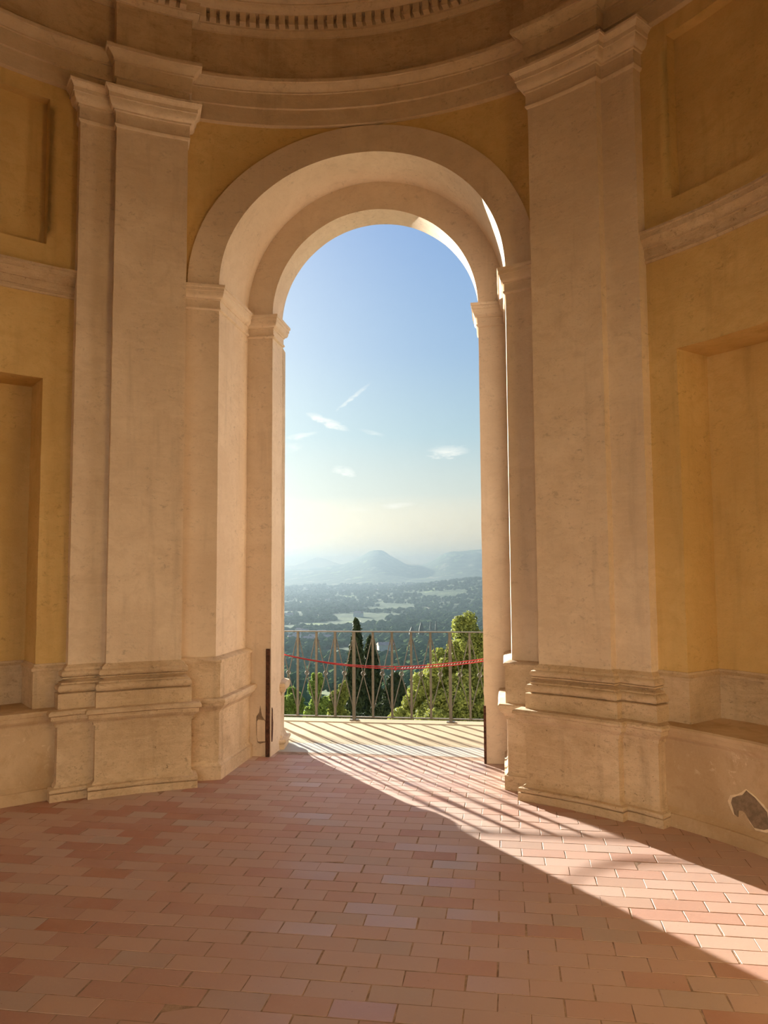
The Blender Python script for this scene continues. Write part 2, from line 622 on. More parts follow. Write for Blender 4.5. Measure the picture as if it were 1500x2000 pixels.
JAMBBLOCK = [(.655, .055), (.945, .055), (.948, .066), (.965, .068), (.972, .060), (.990, .012), (.992, -.05)]
IMPOST = ([(-.218, -.03), (-.215, .008), (-.205, .020), (-.192, .020), (-.188, .010), (-.130, .010), (-.128, .020), (-.118, .020)]
          + curve(-.116, .022, -.060, .050, 'ovolo', 4) + [(-.058, .056), (-.030, .056), (-.028, .064), (-.004, .066), (0, .05), (0, -.10)])
STRING = ([(3.885, -.03), (3.888, .012), (3.905, .020), (3.910, .012), (3.925, .012), (3.928, .022), (3.985, .022), (3.988, .034), (4.000, .034)]
          + curve(4.002, .034, 4.045, .060, 'cyma', 4) + [(4.048, .068), (4.085, .068), (4.088, .078), (4.105, .078), (4.112, .05), (4.12, -.05)])


def cyl_panel(r0, a0, a1, z0, z1, mirror, n=None):
    return [(a0, a1, z0, z1)]


def wall_bay(mirror):
    """curved ochre wall with a tall niche below and a sunk panel above, cut as real recesses"""
    NA0, NA1, NZ0, NZ1, NR = 45.1, 75.0, .66, 3.22, 3.73
    PA0, PA1, PZ0, PZ1, PR = 45.2, 75.0, 4.30, 5.50, 3.45
    mb = MB()
    s = -1 if mirror else 1

    def patch(f, u0, u1, v0, v1, nu, nv):
        vs, fs = [], []
        for j in range(nv + 1):
            for i in range(nu + 1):
                x, y, z = f(u0 + (u1 - u0) * i / nu, v0 + (v1 - v0) * j / nv)
                vs.append(wear((s * x, y, z), .003))
        for j in range(nv):
            for i in range(nu):
                a = j * (nu + 1) + i
                q = (a, a + 1, a + nu + 2, a + nu + 1)
                fs.append(q if not mirror else q[::-1])
        mb.add(vs, fs)

    def face(r):
        return lambda a, z: (*pol(r, a), z)

    A0 = A3 - 2
    strips = [(A0, NA0), (NA0, NA1), (NA1, 90)]
    zs = [(.3, NZ0), (NZ0, NZ1), (NZ1, PZ0), (PZ0, PZ1), (PZ1, 5.7)]
    for i, (a, b) in enumerate(strips):
        for j, (c, d) in enumerate(zs):
            if i == 1 and j in (1, 3):
                continue
            patch(face(RW), a, b, c, d, max(2, int((b - a) / 1.2)), max(1, int((d - c) / .12)))
    for a0, a1, z0, z1, rr in ((NA0, NA1, NZ0, NZ1, NR), (PA0, PA1, PZ0, PZ1, PR)):
        a0 = NA0 if rr > 3.6 else NA0
        nn = 24
        patch(face(rr), a0, a1, z0, z1, nn, 20)
        k = max(1, int((rr - RW) / .08))
        patch(lambda r, z: (*pol(r, a0), z), RW, rr, z0, z1, k, 20)
        patch(lambda r, z: (*pol(r, a1), z), rr, RW, z0, z1, k, 20)
        patch(lambda a, r: (*pol(r, a), z1), a0, a1, RW, rr, nn, k)
        patch(lambda a, r: (*pol(r, a), z0), a0, a1, rr, RW, nn, k)
    me = mesh_of('wall', mb.v, mb.f)
    bm = bmesh.new()
    bm.from_mesh(me)
    bmesh.ops.remove_doubles(bm, verts=bm.verts, dist=.0004)
    bm.to_mesh(me)
    bm.free()
    me.polygons.foreach_set('use_smooth', [True] * len(me.polygons))
    me.set_sharp_from_angle(angle=R(35))
    return me, (NA0, NA1, NR)


def blob_patch(cx, cz, pts, mirror, r, inset):
    """irregular flat patch lying on the curved dado: list of (angle offset in m, z offset)"""
    vs = []
    for u, v in pts:
        a = cx + math.degrees(u / r)
        x, y = pol(r + inset, a)
        vs.append((-x if mirror else x, y, cz + v))
    return vs


def side(mirror):
    nm = 'wall_left' if mirror else 'wall_right'
    hand = 'beside the brick floor in shade' if mirror else 'behind the sunlit floor, with a bare plaster patch'
    me, (na0, na1, nr) = wall_bay(mirror)
    w = obj(nm, me, 'ochre')
    tag(w, 'curved ochre plaster wall bay with paired pilasters, ' + ('its pedestal intact' if mirror else 'its pedestal scarred by a bare patch'), 'wall', kind='structure')
    obj('wall_pedestal', sweep(path_wall, WALLPED, mirror), 'dado', w)
    obj('string_course', sweep(path_wall, STRING, mirror), 'stone', w)
    # base band that runs along the wall and round inside the niche
    band = [(.655, .018), (.945, .020), (.948, .032), (.968, .036), (.974, .026), (.985, .012), (1.0, .010), (1.003, -.02)]
    pth = chain(arc(RW, na1 + 4, na1, 1), seg(pol(RW, na1), pol(nr, na1)), arc(nr, na1, na0, 1), seg(pol(nr, na0), pol(RW, na0)), arc(RW, na0, A3 - 2, .8))
    obj('niche_base_band', sweep(pth, band, mirror), 'stone', w)
    # half pilaster, then the pilaster in front of it
    for name, path, k in (('half_pilaster', path_p2, 0), ('pilaster', path_p1, 1)):
        sh = [(.985, 0)] + [(.985 + (5.345 - .985) * i / 36, 0) for i in range(1, 37)]
        p = obj(name, sweep(path, sh, mirror, .003), 'plaster', w)
        obj('pedestal', sweep(path, PEDESTAL, mirror), 'stone', p)
        obj('attic_base', sweep(path, ATTIC, mirror), 'stone', p)
        obj('capital', sweep(path, CAPITAL, mirror), 'plaster', p)
    if not mirror:
        # patch of fallen plaster on the dado
        rr = RW - .08
        rnd = random.Random(3)
        out = []
        base = [(-.115, .02), (-.10, .055), (-.06, .075), (-.025, .085), (.0, .115), (.025, .10), (.055, .085), (.10, .06), (.135, .02), (.14, -.02), (.155, -.06), (.11, -.085),
                (.05, -.085), (.01, -.06), (-.01, -.02), (-.03, -.005), (-.06, -.02), (-.07, -.05), (-.09, -.04), (-.10, -.01)]
        for scale, inset, name, mat in ((1.14, -.004, 'plaster_edge', 'pale_edge'), (1.0, -.007, 'bare_patch', 'render')):
            ring = [(u * scale + rnd.uniform(-.006, .006), v * scale + rnd.uniform(-.006, .006)) for u, v in base]
            front = blob_patch(52.9, .225, ring, False, rr, inset)
            back = blob_patch(52.9, .225, ring, False, rr, .02)
            n = len(ring)
            mb = MB().add(front + back, [tuple(range(n))] + [(i, i + n, (i + 1) % n + n, (i + 1) % n) for i in range(n)])
            mb.build(name, mat, w)
    return w


wl = side(True)
wr = side(False)

# ------------------------------------------------------------------ front wall with the double arch


def arch_band(r0, r1, y_front, y_back, zs, n=72, amp=.0015):
    """arched ring: front face r0..r1 at y_front(x), soffit back to y_back, outer edge back a little"""
    vs, fs = [], []
    nb = 10
    rows = []
    for i in range(n + 1):
        t = math.pi * i / n
        c, s = math.cos(t), math.sin(t)
        row = []
        for k in range(nb + 1):                # soffit, back to front
            y = y_back + (y_front(r0 * c) - y_back) * k / nb
            row.append((r0 * c, y, zs + r0 * s))
        for k in range(1, 5):
            r = r0 + (r1 - r0) * k / 4
            row.append((r * c, y_front(r * c), zs + r * s))
        row.append((r1 * c, y_front(r1 * c) + .12, zs + r1 * s))
        rows.append(row)
    m = len(rows[0])
    for row in rows:
        vs += [wear(v, amp) for v in row]
    for i in range(n):
        for k in range(m - 1):
            fs.append((i * m + k, i * m + k + 1, (i + 1) * m + k + 1, (i + 1) * m + k))
    return mesh_of('arch', vs, fs, 40)


def front_wall():
    vs, fs = [], []
    xs = [-1.56 + 3.12 * i / 78 for i in range(79)]
    rr = 1.40
    nz = 14
    for x in xs:
        y = CY + math.sqrt(RW * RW - x * x)
        lo = ZS + math.sqrt(max(rr * rr - x * x, 0)) if abs(x) < rr else ZS - .5
        for k in range(nz + 1):
            vs.append(wear((x, y, lo + (5.68 - lo) * k / nz), .002))
    for i in range(len(xs) - 1):
        for k in range(nz):
            a = i * (nz + 1) + k
            fs.append((a, a + nz + 1, a + nz + 2, a + 1))
    w = obj('wall_front', mesh_of('wall_front', vs, fs, 40), 'ochre')
    tag(w, 'ochre spandrel wall pierced by a tall double plaster arch', 'wall', kind='structure')
    front = lambda x: CY + math.sqrt(RJ * RJ - x * x) - .012
    obj('outer_arch', arch_band(JX, 1.462, front, YI + .04, ZS), 'arch', w)
    obj('inner_arch', arch_band(IX, JX + .05, lambda x: YI, YB, ZSI), 'arch', w)
    for mir in (True, False):
        sh = [(.985 + (3.945 - .985) * i / 24, 0) for i in range(25)]
        j = obj('jamb', sweep(path_jamb, sh, mir, .002), 'arch', w)
        obj('jamb_pedestal', sweep(path_jamb, JAMBPED, mir), 'stone', j)
        obj('jamb_block', sweep(path_jamb, JAMBBLOCK, mir), 'stone', j)
        obj('impost', sweep(path_jamb, [(ZS + z, o) for z, o in IMPOST], mir), 'arch', j)
        sh = [(-.02 + (3.93 + .02) * i / 30, 0) for i in range(31)]
        p = obj('inner_pier', sweep(path_inner, sh, mir, .003), 'arch', w)
        obj('inner_impost', sweep(path_inner, [(ZSI + z, o) for z, o in IMPOST], mir), 'arch', p)
        # pedestal of the outside face, seen past the reveal
        ext = chain(seg((IX + .12, YB - .05), (IX + .005, YB)), seg((IX + .005, YB), (IX + .036, YB + .24)), seg((IX + .036, YB + .24), (IX + 1.2, YB + .24)))
        q = 1.0 if mir else .35
        prof = ([(-.02, .04 * q), (.05, .045 * q)] + [(z, o * q) for z, o in curve(.052, .04, .10, .036, 'torus', 6)] + [(.105, .02 * q)] + curve(.107, .02 * q, .15, .0, 'cyma', 4)
                + [(.3, 0), (.50, .0), (.505, .012 * q), (.53, .015 * q)] + curve(.532, .018 * q, .59, .05 * q, 'ovolo', 5) + [(.594, .052 * q), (.62, .045 * q), (.64, .0), (.70, .0), (3.93, 0)])
        obj('outer_face_pedestal', sweep(ext, prof, mir, .004), 'stone', p)
        # rusted iron guide let into the corner of the pier
        if mir:
            mb = MB().box(-IX - .045, -IX - .008, YI - .014, YI + .02, 0, .98)
            o = mb.build('iron_guide', 'rust', p)
            tag(o, 'rusty iron guide bar')
            # hole knocked in the plaster round a socket, filled with a smooth pad
            rnd = random.Random(5)
            for name, ring, dep, mat in (('plaster_hole', [(-.135, .36), (-.11, .40), (-.10, .46), (-.085, .37), (-.06, .335), (-.05, .33), (-.048, .13), (-.07, .125), (-.10, .115), (-.125, .13), (-.135, .20), (-.137, .28)], -.004, 'render'),
                                         ('socket_pad', [(-.128, .32), (-.118, .335), (-.06, .33), (-.05, .315), (-.05, .14), (-.118, .137), (-.129, .18)], -.009, 'arch')):
                n = len(ring)
                f1 = [(-IX + u, YI + dep, z) for u, z in ring]
                f2 = [(-IX + u, YI + .03, z) for u, z in ring]
                MB().add(f1 + f2, [tuple(range(n))[::-1]] + [(i, (i + 1) % n, (i + 1) % n + n, i + n) for i in range(n)]).build(name, mat, p)
            ring = [(.03, .44), (.045, .42), (.05, .34), (.062, .30), (.055, .22), (.04, .14), (.03, .13), (.02, .2), (.025, .33)]
            n = len(ring)
            f1 = [(-IX + .006, YI + u, z) for u, z in ring]
            f2 = [(-IX - .03, YI + u, z) for u, z in ring]
            MB().add(f1 + f2, [tuple(range(n))] + [(i, i + n, (i + 1) % n + n, (i + 1) % n) for i in range(n)]).build('plaster_hole', 'rust', p)
        else:
            MB().box(IX - .006, IX + .016, YI - .008, YI + .02, 0, .50).build('iron_guide', 'rust', p)
    return w


wf = front_wall()

# ------------------------------------------------------------------ entablature: architrave, frieze, dentil cornice, half dome
RE, RE1 = 3.312, 3.212
path_ent = chain(arc(RE, 90, A2 + .6, 1), seg(pol(RE, A2 + .1), pol(RE1, A2 + .1)), arc(RE1, A2 + .1, A1 - .1, .8), seg(pol(RE1, A1 - .1), pol(RE, A1 - .1)),
                 arc(RE, A1 - .1, -A1 + .1, 1), seg(pol(RE, -A1 + .1), pol(RE1, -A1 + .1)), arc(RE1, -A1 + .1, -A2 - .1, .8), seg(pol(RE1, -A2 - .1), pol(RE, -A2 - .1)),
                 arc(RE, -A2 - .6, -90, 1))
ent = obj('trim_1', sweep(path_ent, ARCHITRAVE), 'entab')
tag(ent, 'curved plaster entablature with stepped architrave, plain frieze and dentils over the arch', 'entablature', kind='structure')
obj('frieze', sweep(path_ent, FRIEZE, amp=.003), 'frieze', ent)
obj('cornice', sweep(path_ent, CORNICE), 'entab', ent)
# dentils: blocks with dark gaps between them
PITCH_D, GAP = .0835, .030
dm = {}


def dentil_mesh(w):
    mb = MB().box(-w / 2, w / 2, -.062, .01, .0, .082)
    return mesh_of('dentil', mb.v, mb.f)


dent = dentil_mesh(PITCH_D - GAP)
for r, a0, a1 in ((RE, -A1 + 1.2, A1 - 1.2), (RE1, A1 + .3, A2 - .3), (RE1, -A2 + .3, -A1 - .3), (RE, A2 + 2.0, 66), (RE, -66, -A2 - 2.0)):
    rad = r - .075
    n = int(R(a1 - a0) * rad / PITCH_D)
    for i in range(n):
        a = a0 + (a1 - a0) * (i + .5) / n
        x, y = pol(rad, a)
        d = obj('dentil', dent, 'entab', ent)
        d.location = (x, y, 6.4635)
        d.rotation_euler = (0, 0, -R(a))
# half dome over the round room
vs, fs = [], []
NA, NE = 72, 20
for j in range(NE + 1):
    e = R(88 * j / NE)
    for i in range(NA + 1):
        x, y = pol(3.25 * math.cos(e), -90 + 180 * i / NA)
        vs.append((x, y, 6.78 + 3.25 * math.sin(e)))
for j in range(NE):
    for i in range(NA):
        a = j * (NA + 1) + i
        fs.append((a, a + NA + 1, a + NA + 2, a + 1))
tag(obj('ceiling', mesh_of('ceiling', vs, fs, 60), 'entab'), 'plaster half dome above the dentil cornice', 'ceiling', kind='structure')

# unseen vaulted hall added behind the viewer to shut off sky light
YE, ZV = -2.2, 6.78
vs, fs = [], []
for i in range(41):
    t = math.pi * i / 40
    for y in (CY + .02, YE):
        vs.append((3.27 * math.cos(t), y, 6.78 + 3.27 * math.sin(t)))
fs = [(2 * i, 2 * i + 2, 2 * i + 3, 2 * i + 1) for i in range(40)]
tag(obj('ceiling_vault_added', mesh_of('vault', vs, fs, 60), 'entab'), 'added plaster barrel vault behind the round room, keeping out sky light', 'ceiling', kind='structure')
for sgn, nm in ((-1, 'wall_hall_left_added'), (1, 'wall_hall_right_added')):
    x0, x1 = sorted((sgn * 3.27, sgn * 3.5))
    tag(MB().box(x0, x1, YE, CY + .01, -.05, 6.80).build(nm, 'ochre'), 'plain ochre side wall of the added hall on the ' + ('valley sun' if sgn > 0 else 'shaded') + ' side', 'wall', kind='structure')

# unseen back wall added to cut the light, doorway sized to admit it low
mb = MB()
DW, DH = 2.25, 3.6
for sgn in (-1, 1):
    x0, x1 = sorted((sgn * DW, sgn * 3.4))
    mb.box(x0, x1, YE - .4, YE, -.05, 10.2)
mb.box(-DW, DW, YE - .4, YE, DH, 10.2)
tag(mb.build('wall_back_added', 'ochre'), 'added ochre back wall of the hall, its doorway sized for the light let in', 'wall', kind='structure')

# outer masonry of the building: front with the arched opening, flanks, back ends, roof
vs, fs = [], []
xs = sorted(set([-4.4, -3, -2, -1.4] + [-1.2 + 2.4 * i / 48 for i in range(49)] + [1.4, 2, 3, 4.4]))
for x in xs:
    lo = ZSI + math.sqrt(1.0 - x * x) if abs(x) < 1.0 else -3.0
    vs += [(x, YB + .02, lo), (x, YB + .02, 10.4)]
fs = [(2 * i, 2 * i + 1, 2 * i + 3, 2 * i + 2) for i in range(len(xs) - 1) if not (abs(xs[i]) < 1.0 and abs(xs[i + 1]) >= 1.0 or abs(xs[i]) >= 1.0 and abs(xs[i + 1]) < 1.0)]
fs += []
mb = MB().add(vs, fs)
for s in (-1, 1):
    x0, x1 = sorted((s * 1.0, s * 1.05))
    mb.add([(x0, YB + .02, -3), (x1, YB + .02, -3), (x1, YB + .02, 10.4), (x0, YB + .02, 10.4)], [(0, 1, 2, 3)])
    mb.add([(s * 4.4, YB + .02, -3), (s * 4.4, CY, -3), (s * 4.4, CY, 10.4), (s * 4.4, YB + .02, 10.4)], [(0, 1, 2, 3)])
    mb.add([(s * 4.4, CY, -3), (s * 4.4, YE, -3), (s * 4.4, YE, 10.4), (s * 4.4, CY, 10.4)], [(0, 1, 2, 3)])
    mb.add([(s * 4.4, YE, -3), (s * 3.36, YE, -3), (s * 3.36, YE, 10.4), (s * 4.4, YE, 10.4)], [(0, 1, 2, 3)])
mb.add([(-4.4, YE, 10.4), (4.4, YE, 10.4), (4.4, YB + .02, 10.4), (-4.4, YB + .02, 10.4)], [(0, 1, 2, 3)])
n = 40
arcv = [(3.36 * math.cos(math.pi * i / n), YE, ZV + (3.36 if ZV > 6 else 1.2) * math.sin(math.pi * i / n)) for i in range(n + 1)]
topv = [(p[0], YE, 10.4) for p in arcv]
mb.add(arcv + topv, [(i, i + 1, i + n + 2, i + n + 1) for i in range(n)])
tag(mb.build('wall_outside', 'added_villa'), 'plain outer masonry of the arched pavilion facing the valley', 'wall', kind='structure')

# ------------------------------------------------------------------ brick floor
BP, BR, JOINT = .258, .1293, .0055
fl = MB().box(-4.2, 4.2, -1.6, 7.31, -.12, -.0013).build('floor', 'mortar')
tag(fl, 'terracotta brick floor laid in running bond under the dome', 'floor', kind='structure')


def brick_mesh(rnd, L=BP - JOINT, W=BR - JOINT, H=.03, b=.0010):
    j = lambda s: rnd.uniform(-s, s)
    c = [(-L / 2 + j(.0018), -W / 2 + j(.0012)), (L / 2 + j(.0018), -W / 2 + j(.0012)), (L / 2 + j(.0018), W / 2 + j(.0012)), (-L / 2 + j(.0018), W / 2 + j(.0012))]
    sg = [(1, 1), (-1, 1), (-1, -1), (1, -1)]
    vs = [(x, y, -H) for x, y in c] + [(x, y, -b) for x, y in c] + [(x + s * b, y + t * b, 0) for (x, y), (s, t) in zip(c, sg)]
    fs = [(8, 9, 10, 11)]
    for i in range(4):
        k = (i + 1) % 4
        fs += [(i, k, 4 + k, 4 + i), (4 + i, 4 + k, 8 + k, 8 + i)]
    return vs, fs


rb = random.Random(11)
variants = []
for i in range(8):
    v, f = brick_mesh(rb)
    variants.append((v, f, mesh_of('brick', v, f)))


def project(p):
    v = Vector(p) - CAM
    w = v.dot(fw)
    if w < .2:
        return None
    return 750 + FPX * v.dot(rt) / w, 1000 - FPX * v.dot(up) / w, w


spots = []
for k in range(-40, 30):
    y = 3.575 + (k + .5) * BR
    if y > 7.31 - BR * .5 or y < -1.5:
        continue
    ph = .99 if k % 2 == 0 else 1.12
    for i in range(-20, 18):
        x = ph + (i + .5) * BP
        rr = math.hypot(x, y - CY)
        if y > CY and rr > 3.42 and not (abs(x) < 1.35 and y > 5.8):
            continue
        if abs(x) > 3.5:
            continue
        p = project((x, y, 0))
        seen = p is not None and -60 < p[0] < 1560 and p[1] < 2040 and (y < CY or rr < 3.12 or abs(x) < 1.0)
        spots.append((-(1e4 if seen else 0) + (p[2] if p else 50), x, y))
spots.sort()
mass = MB()
for n, (key, x, y) in enumerate(spots):
    v, f, me = variants[rb.randrange(8)]
    dz, ang = rb.uniform(-.0008, .0008), rb.gauss(0, .0035)
    tx, ty = rb.gauss(0, .0022), rb.gauss(0, .004)
    dx, dy = rb.gauss(0, .0016), rb.gauss(0, .001)
    if n < 300:
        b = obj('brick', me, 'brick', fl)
        b.location = (x + dx, y + dy, dz)
        b.rotation_euler = (ty, tx, ang)
    else:
        mt = Matrix.Translation((x + dx, y + dy, dz)) @ Matrix.Rotation(ang, 4, 'Z') @ Matrix.Rotation(ty, 4, 'X') @ Matrix.Rotation(tx, 4, 'Y')
        mass.add([mt @ Vector(p) for p in v], f)
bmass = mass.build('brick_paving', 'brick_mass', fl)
bmass['kind'] = 'stuff'

# ------------------------------------------------------------------ terrace, threshold, railing
tag(MB().box(-IX - .06, IX + .06, 7.31, 7.70, -.25, .0).build('threshold', 'marble'), 'pale travertine threshold slab between brick floor and terrace', 'threshold', kind='structure')
vs, fs = [], []
mb = MB()
mb.box(-9, 9, 7.70, 9.03, -.4, -.004)
tag(mb.build('terrace', 'terrace'), 'sunlit cream terrace striped by the railing shadow', 'terrace', kind='structure')
tag(MB().box(-9, 9, 8.80, 9.02, -7.0, -.41).build('retaining_wall', 'cream'), 'retaining wall carrying the terrace edge', 'wall', kind='structure')

YR, ZR = 8.94, 1.005
rail = empty('iron_railing', (0, YR, 0))
tag(rail, 'grey iron railing of posts, crossed bars and small rings on the terrace edge', 'railing')
post_x = [-.5525 + .2205 * i for i in range(-12, 17)]
MB().box(post_x[0] - .05, post_x[-1] + .05, -.022, .022, ZR - .012, ZR).build('top_rail', 'rail', rail)
MB().box(post_x[0] - .05, post_x[-1] + .05, -.018, .018, .028, .040).build('bottom_rail', 'rail', rail)


def ring_mesh():
    mb = MB()
    n, m = 20, 6
    vs, fs = [], []
    for i in range(n):
        t = 2 * math.pi * i / n
        for k in range(m):
            q = 2 * math.pi * k / m
            rr = .023 + .0055 * math.cos(q)
            vs.append((rr * math.cos(t), .006 * math.sin(q), rr * math.sin(t)))
    for i in range(n):
        for k in range(m):
            fs.append((i * m + k, i * m + (k + 1) % m, ((i + 1) % n) * m + (k + 1) % m, ((i + 1) % n) * m + k))
    return mesh_of('ring', vs, fs, 60)


MB_POST = MB().box(-.0125, .0125, -.0125, .0125, .04, ZR - .012)
MB_MAIN = MB().box(-.017, .017, -.017, .017, -.004, ZR - .012).box(-.045, .045, -.04, .04, -.004, .006)
me_post, me_main, me_ring = mesh_of('post', MB_POST.v, MB_POST.f), mesh_of('post', MB_MAIN.v, MB_MAIN.f), ring_mesh()


def bar_mesh():
    mb = MB()
    g = .2205
    for s in (1, -1):
        z0, z1, zc = .150, .905, .522
        x0, x1 = -s * (g / 2 - .014), s * (g / 2 - .014)
        mb.tube([(x0, s * .003, z1 + .012), (x0 + (0 - x0) * .08, s * .003, z1 - .02), (0, s * .003, zc), (x1 - (x1 - 0) * .08, s * .003, z0 + .02), (x1, s * .003, z0 - .012)], .0058, 6)
    return mb


bars = []
for s in (1, -1):
    g = .2205
    z0, z1, zc = .150, .905, .522
    x0 = -s * (g / 2 - .013)
    m_ = MB().tube([(x0, s * .004, z1 + .012), (x0 * .93, s * .004, z1 - .015), (x0 * .04, s * .004, zc), (-x0 * .93, s * .004, z0 + .015), (-x0, s * .004, z0 - .012)], .0058, 6)
    bars.append(mesh_of('crossed_bar', m_.v, m_.f, 60))
for i, x in enumerate(post_x):
    main = (i - 12) % 5 == 0
    o = obj('post', me_main if main else me_post, 'rail', rail)
    o.location.x = x
    if i < len(post_x) - 1:
        xc = x + .2205 / 2
        for b in bars:
            o = obj('crossed_bar', b, 'rail', rail)
            o.location.x = xc
        o = obj('ring', me_ring, 'rail', rail)
        o.location = (xc, 0, .522)

# red cord slung across the opening: two strands, twisted on the one side, netted on the other
YC = 7.69
cord = empty('barrier_cord', (0, YC, 0))
tag(cord, 'sagging red double cord with a knot, strung across the open arch', 'cord')


def sag(x, d):
    a = .742 + d
    return a + (.128 * ((x - .10) / 1.14) ** 2 if x < .10 else .085 * ((x - .10) / .86) ** 1.6)


xs = [-1.06 + 2.06 * i / 60 for i in range(61)]
up_s = [(x, .003 * math.sin(x * 40), sag(x, .018 if x > .05 else .018 * min(1, max(.12, (x + 1.06) / 1.1) ** 1.5))) for x in xs]
lo_s = [(x, -.003 * math.sin(x * 40), sag(x, -.006 if x > .05 else -.003)) for x in xs]
MB().tube(up_s, .0050, 6).build('upper_strand', 'red', cord, 60)
MB().tube(lo_s, .0050, 6).build('lower_strand', 'red', cord, 60)
zz = []
for i in range(61):
    x = .15 + .85 * i / 60
    zz.append((x, 0, sag(x, -.004 if i % 2 else .017)))
MB().tube(zz, .0022, 4).build('netting', 'red', cord)
kn = bmesh.new()
bmesh.ops.create_icosphere(kn, subdivisions=2, radius=.013)
for v in kn.verts:
    v.co = v.co * (1 + .25 * mnoise.noise(v.co * 90)) + Vector((.10, 0, .742))
    if v.co.z < .735:
        v.co.z -= .008
km = bpy.data.meshes.new('knot')
kn.to_mesh(km)
kn.free()
obj('knot', km, 'red', cord)

# ------------------------------------------------------------------ planting beyond the terrace


def at_pixel(px, py, Y):
    d = fw + rt * ((px - 750) / FPX) + up * ((1000 - py) / FPX)
    return CAM + d * (Y / d.y)


def leaf_cloud(lumps, n, size, seed, up_bias=.0, core=.72, aspect=2.2, drop=0.0):
    """leaves scattered over lumps (cx, cy, cz, rx, ry, rz) plus a darker body inside each lump"""
    g = np.random.default_rng(seed)
    vol = np.array([(l[3] * l[4] * l[5]) ** (2 / 3) for l in lumps])
    cnt = np.maximum(1, (n * vol / vol.sum()).astype(int))
    V = []
    for l, c in zip(lumps, cnt):
        d = g.normal(size=(c, 3))
        d /= np.linalg.norm(d, axis=1, keepdims=True)
        rad = 1 - np.abs(g.normal(0, .16, size=(c, 1)))
        rad += .10 * np.sin(d[:, :1] * 9 + l[0] * 5) * np.cos(d[:, 2:] * 8 + l[2] * 3)
        p = d * rad * np.array(l[3:6]) + np.array(l[:3])
        nrm = d + g.normal(0, .8, size=(c, 3))
        nrm /= np.linalg.norm(nrm, axis=1, keepdims=True)
        t = g.normal(size=(c, 3))
        t[:, 2] += up_bias
        t -= nrm * (t * nrm).sum(1, keepdims=True)
        t /= np.linalg.norm(t, axis=1, keepdims=True)
        b = np.cross(nrm, t)
        s = size * g.uniform(.6, 1.4, size=(c, 1))
        V.append(np.stack([p - t * s * aspect / 2, p + b * s / 2, p + t * s * aspect / 2, p - b * s / 2], 1))
    V = np.concatenate(V).reshape(-1, 3)
    nq = len(V) // 4
    F = np.arange(nq * 4).reshape(-1, 4)
    verts, faces = [V], [F.tolist()]
    off = len(V)
    bm = bmesh.new()
    bmesh.ops.create_icosphere(bm, subdivisions=2, radius=1)
    iv = np.array([v.co[:] for v in bm.verts])
    fi = np.array([[v.index for v in f.verts] for f in bm.faces])
    bm.free()
    tri = []
    if core:
        for l in lumps:
            verts.append(iv * np.array(l[3:6]) * core * (1 + g.normal(0, .06, size=(len(iv), 1))) + np.array(l[:3]))
            tri += (fi + off).tolist()
            off += len(iv)
    me = bpy.data.meshes.new('crown')
    me.from_pydata(np.concatenate(verts).tolist(), [], faces[0] + tri)
    me.update()
    return me


def tree(name, label, cat, lumps, trunk, n, size, mat, seed, group=None, base=None, split=0, **kw):
    b = Vector(base if base else trunk[0])
    r = empty(name, b)
    tag(r, label, cat, group)
    L = [(l[0] - b.x, l[1] - b.y, l[2] - b.z, *l[3:]) for l in lumps]
    if split:
        g = random.Random(seed)
        M_ = []
        for l in L:
            M_.append((*l[:3], *[q * .72 for q in l[3:]]))
            for _ in range(split):
                d = Vector((g.gauss(0, 1), g.gauss(0, 1), g.gauss(0.15, 1))).normalized()
                f = g.uniform(.24, .42)
                M_.append((l[0] + d.x * l[3] * .74, l[1] + d.y * l[4] * .74, l[2] + d.z * l[5] * .74, l[3] * f, l[4] * f, l[5] * f))
        L = M_
    obj('crown', leaf_cloud(L, n, size, seed, **kw), mat, r)
    pts = [Vector(p) - b for p in trunk]
    MB().tube(pts, [.16 - .10 * i / max(1, len(pts) - 1) for i in range(len(pts))], 8).build('trunk', 'bark', r, 60)
    return r


def lump(px, py, Y, wpx, hpx, dy=None):
    p = at_pixel(px, py, Y)
    k = (p - CAM).dot(fw) / FPX
    return (p.x, p.y, p.z, wpx * k, dy if dy else wpx * k, hpx * k)


# big light-green tree against the valley
Y = 15.0
L = [lump(915, 1250, Y, 42, 50), lump(950, 1290, Y, 45, 60), lump(880, 1300, Y + .4, 42, 45), lump(845, 1335, Y, 40, 42), lump(905, 1360, Y - .5, 50, 48),
     lump(815, 1365, Y, 30, 40), lump(850, 1400, Y - .4, 60, 45), lump(975, 1240, Y + .5, 40, 40), lump(985, 1370, Y - .2, 60, 60), lump(935, 1420, Y - .4, 60, 50),
     lump(800, 1420, Y, 40, 40), lump(900, 1228, Y + .2, 26, 22)]
p = at_pixel(890, 1500, Y)
tree('bushy_tree', 'large light olive-green tree crowding the end of the railing beyond the cypresses', 'tree', L,
     [(p.x, p.y, -7.5), (p.x + .1, p.y, -4.5), (p.x + .3, p.y, -2.2), (p.x + .5, p.y, -.6)], 60000, .030, 'leaf_bright', 21, aspect=2.0, core=.55, split=9)


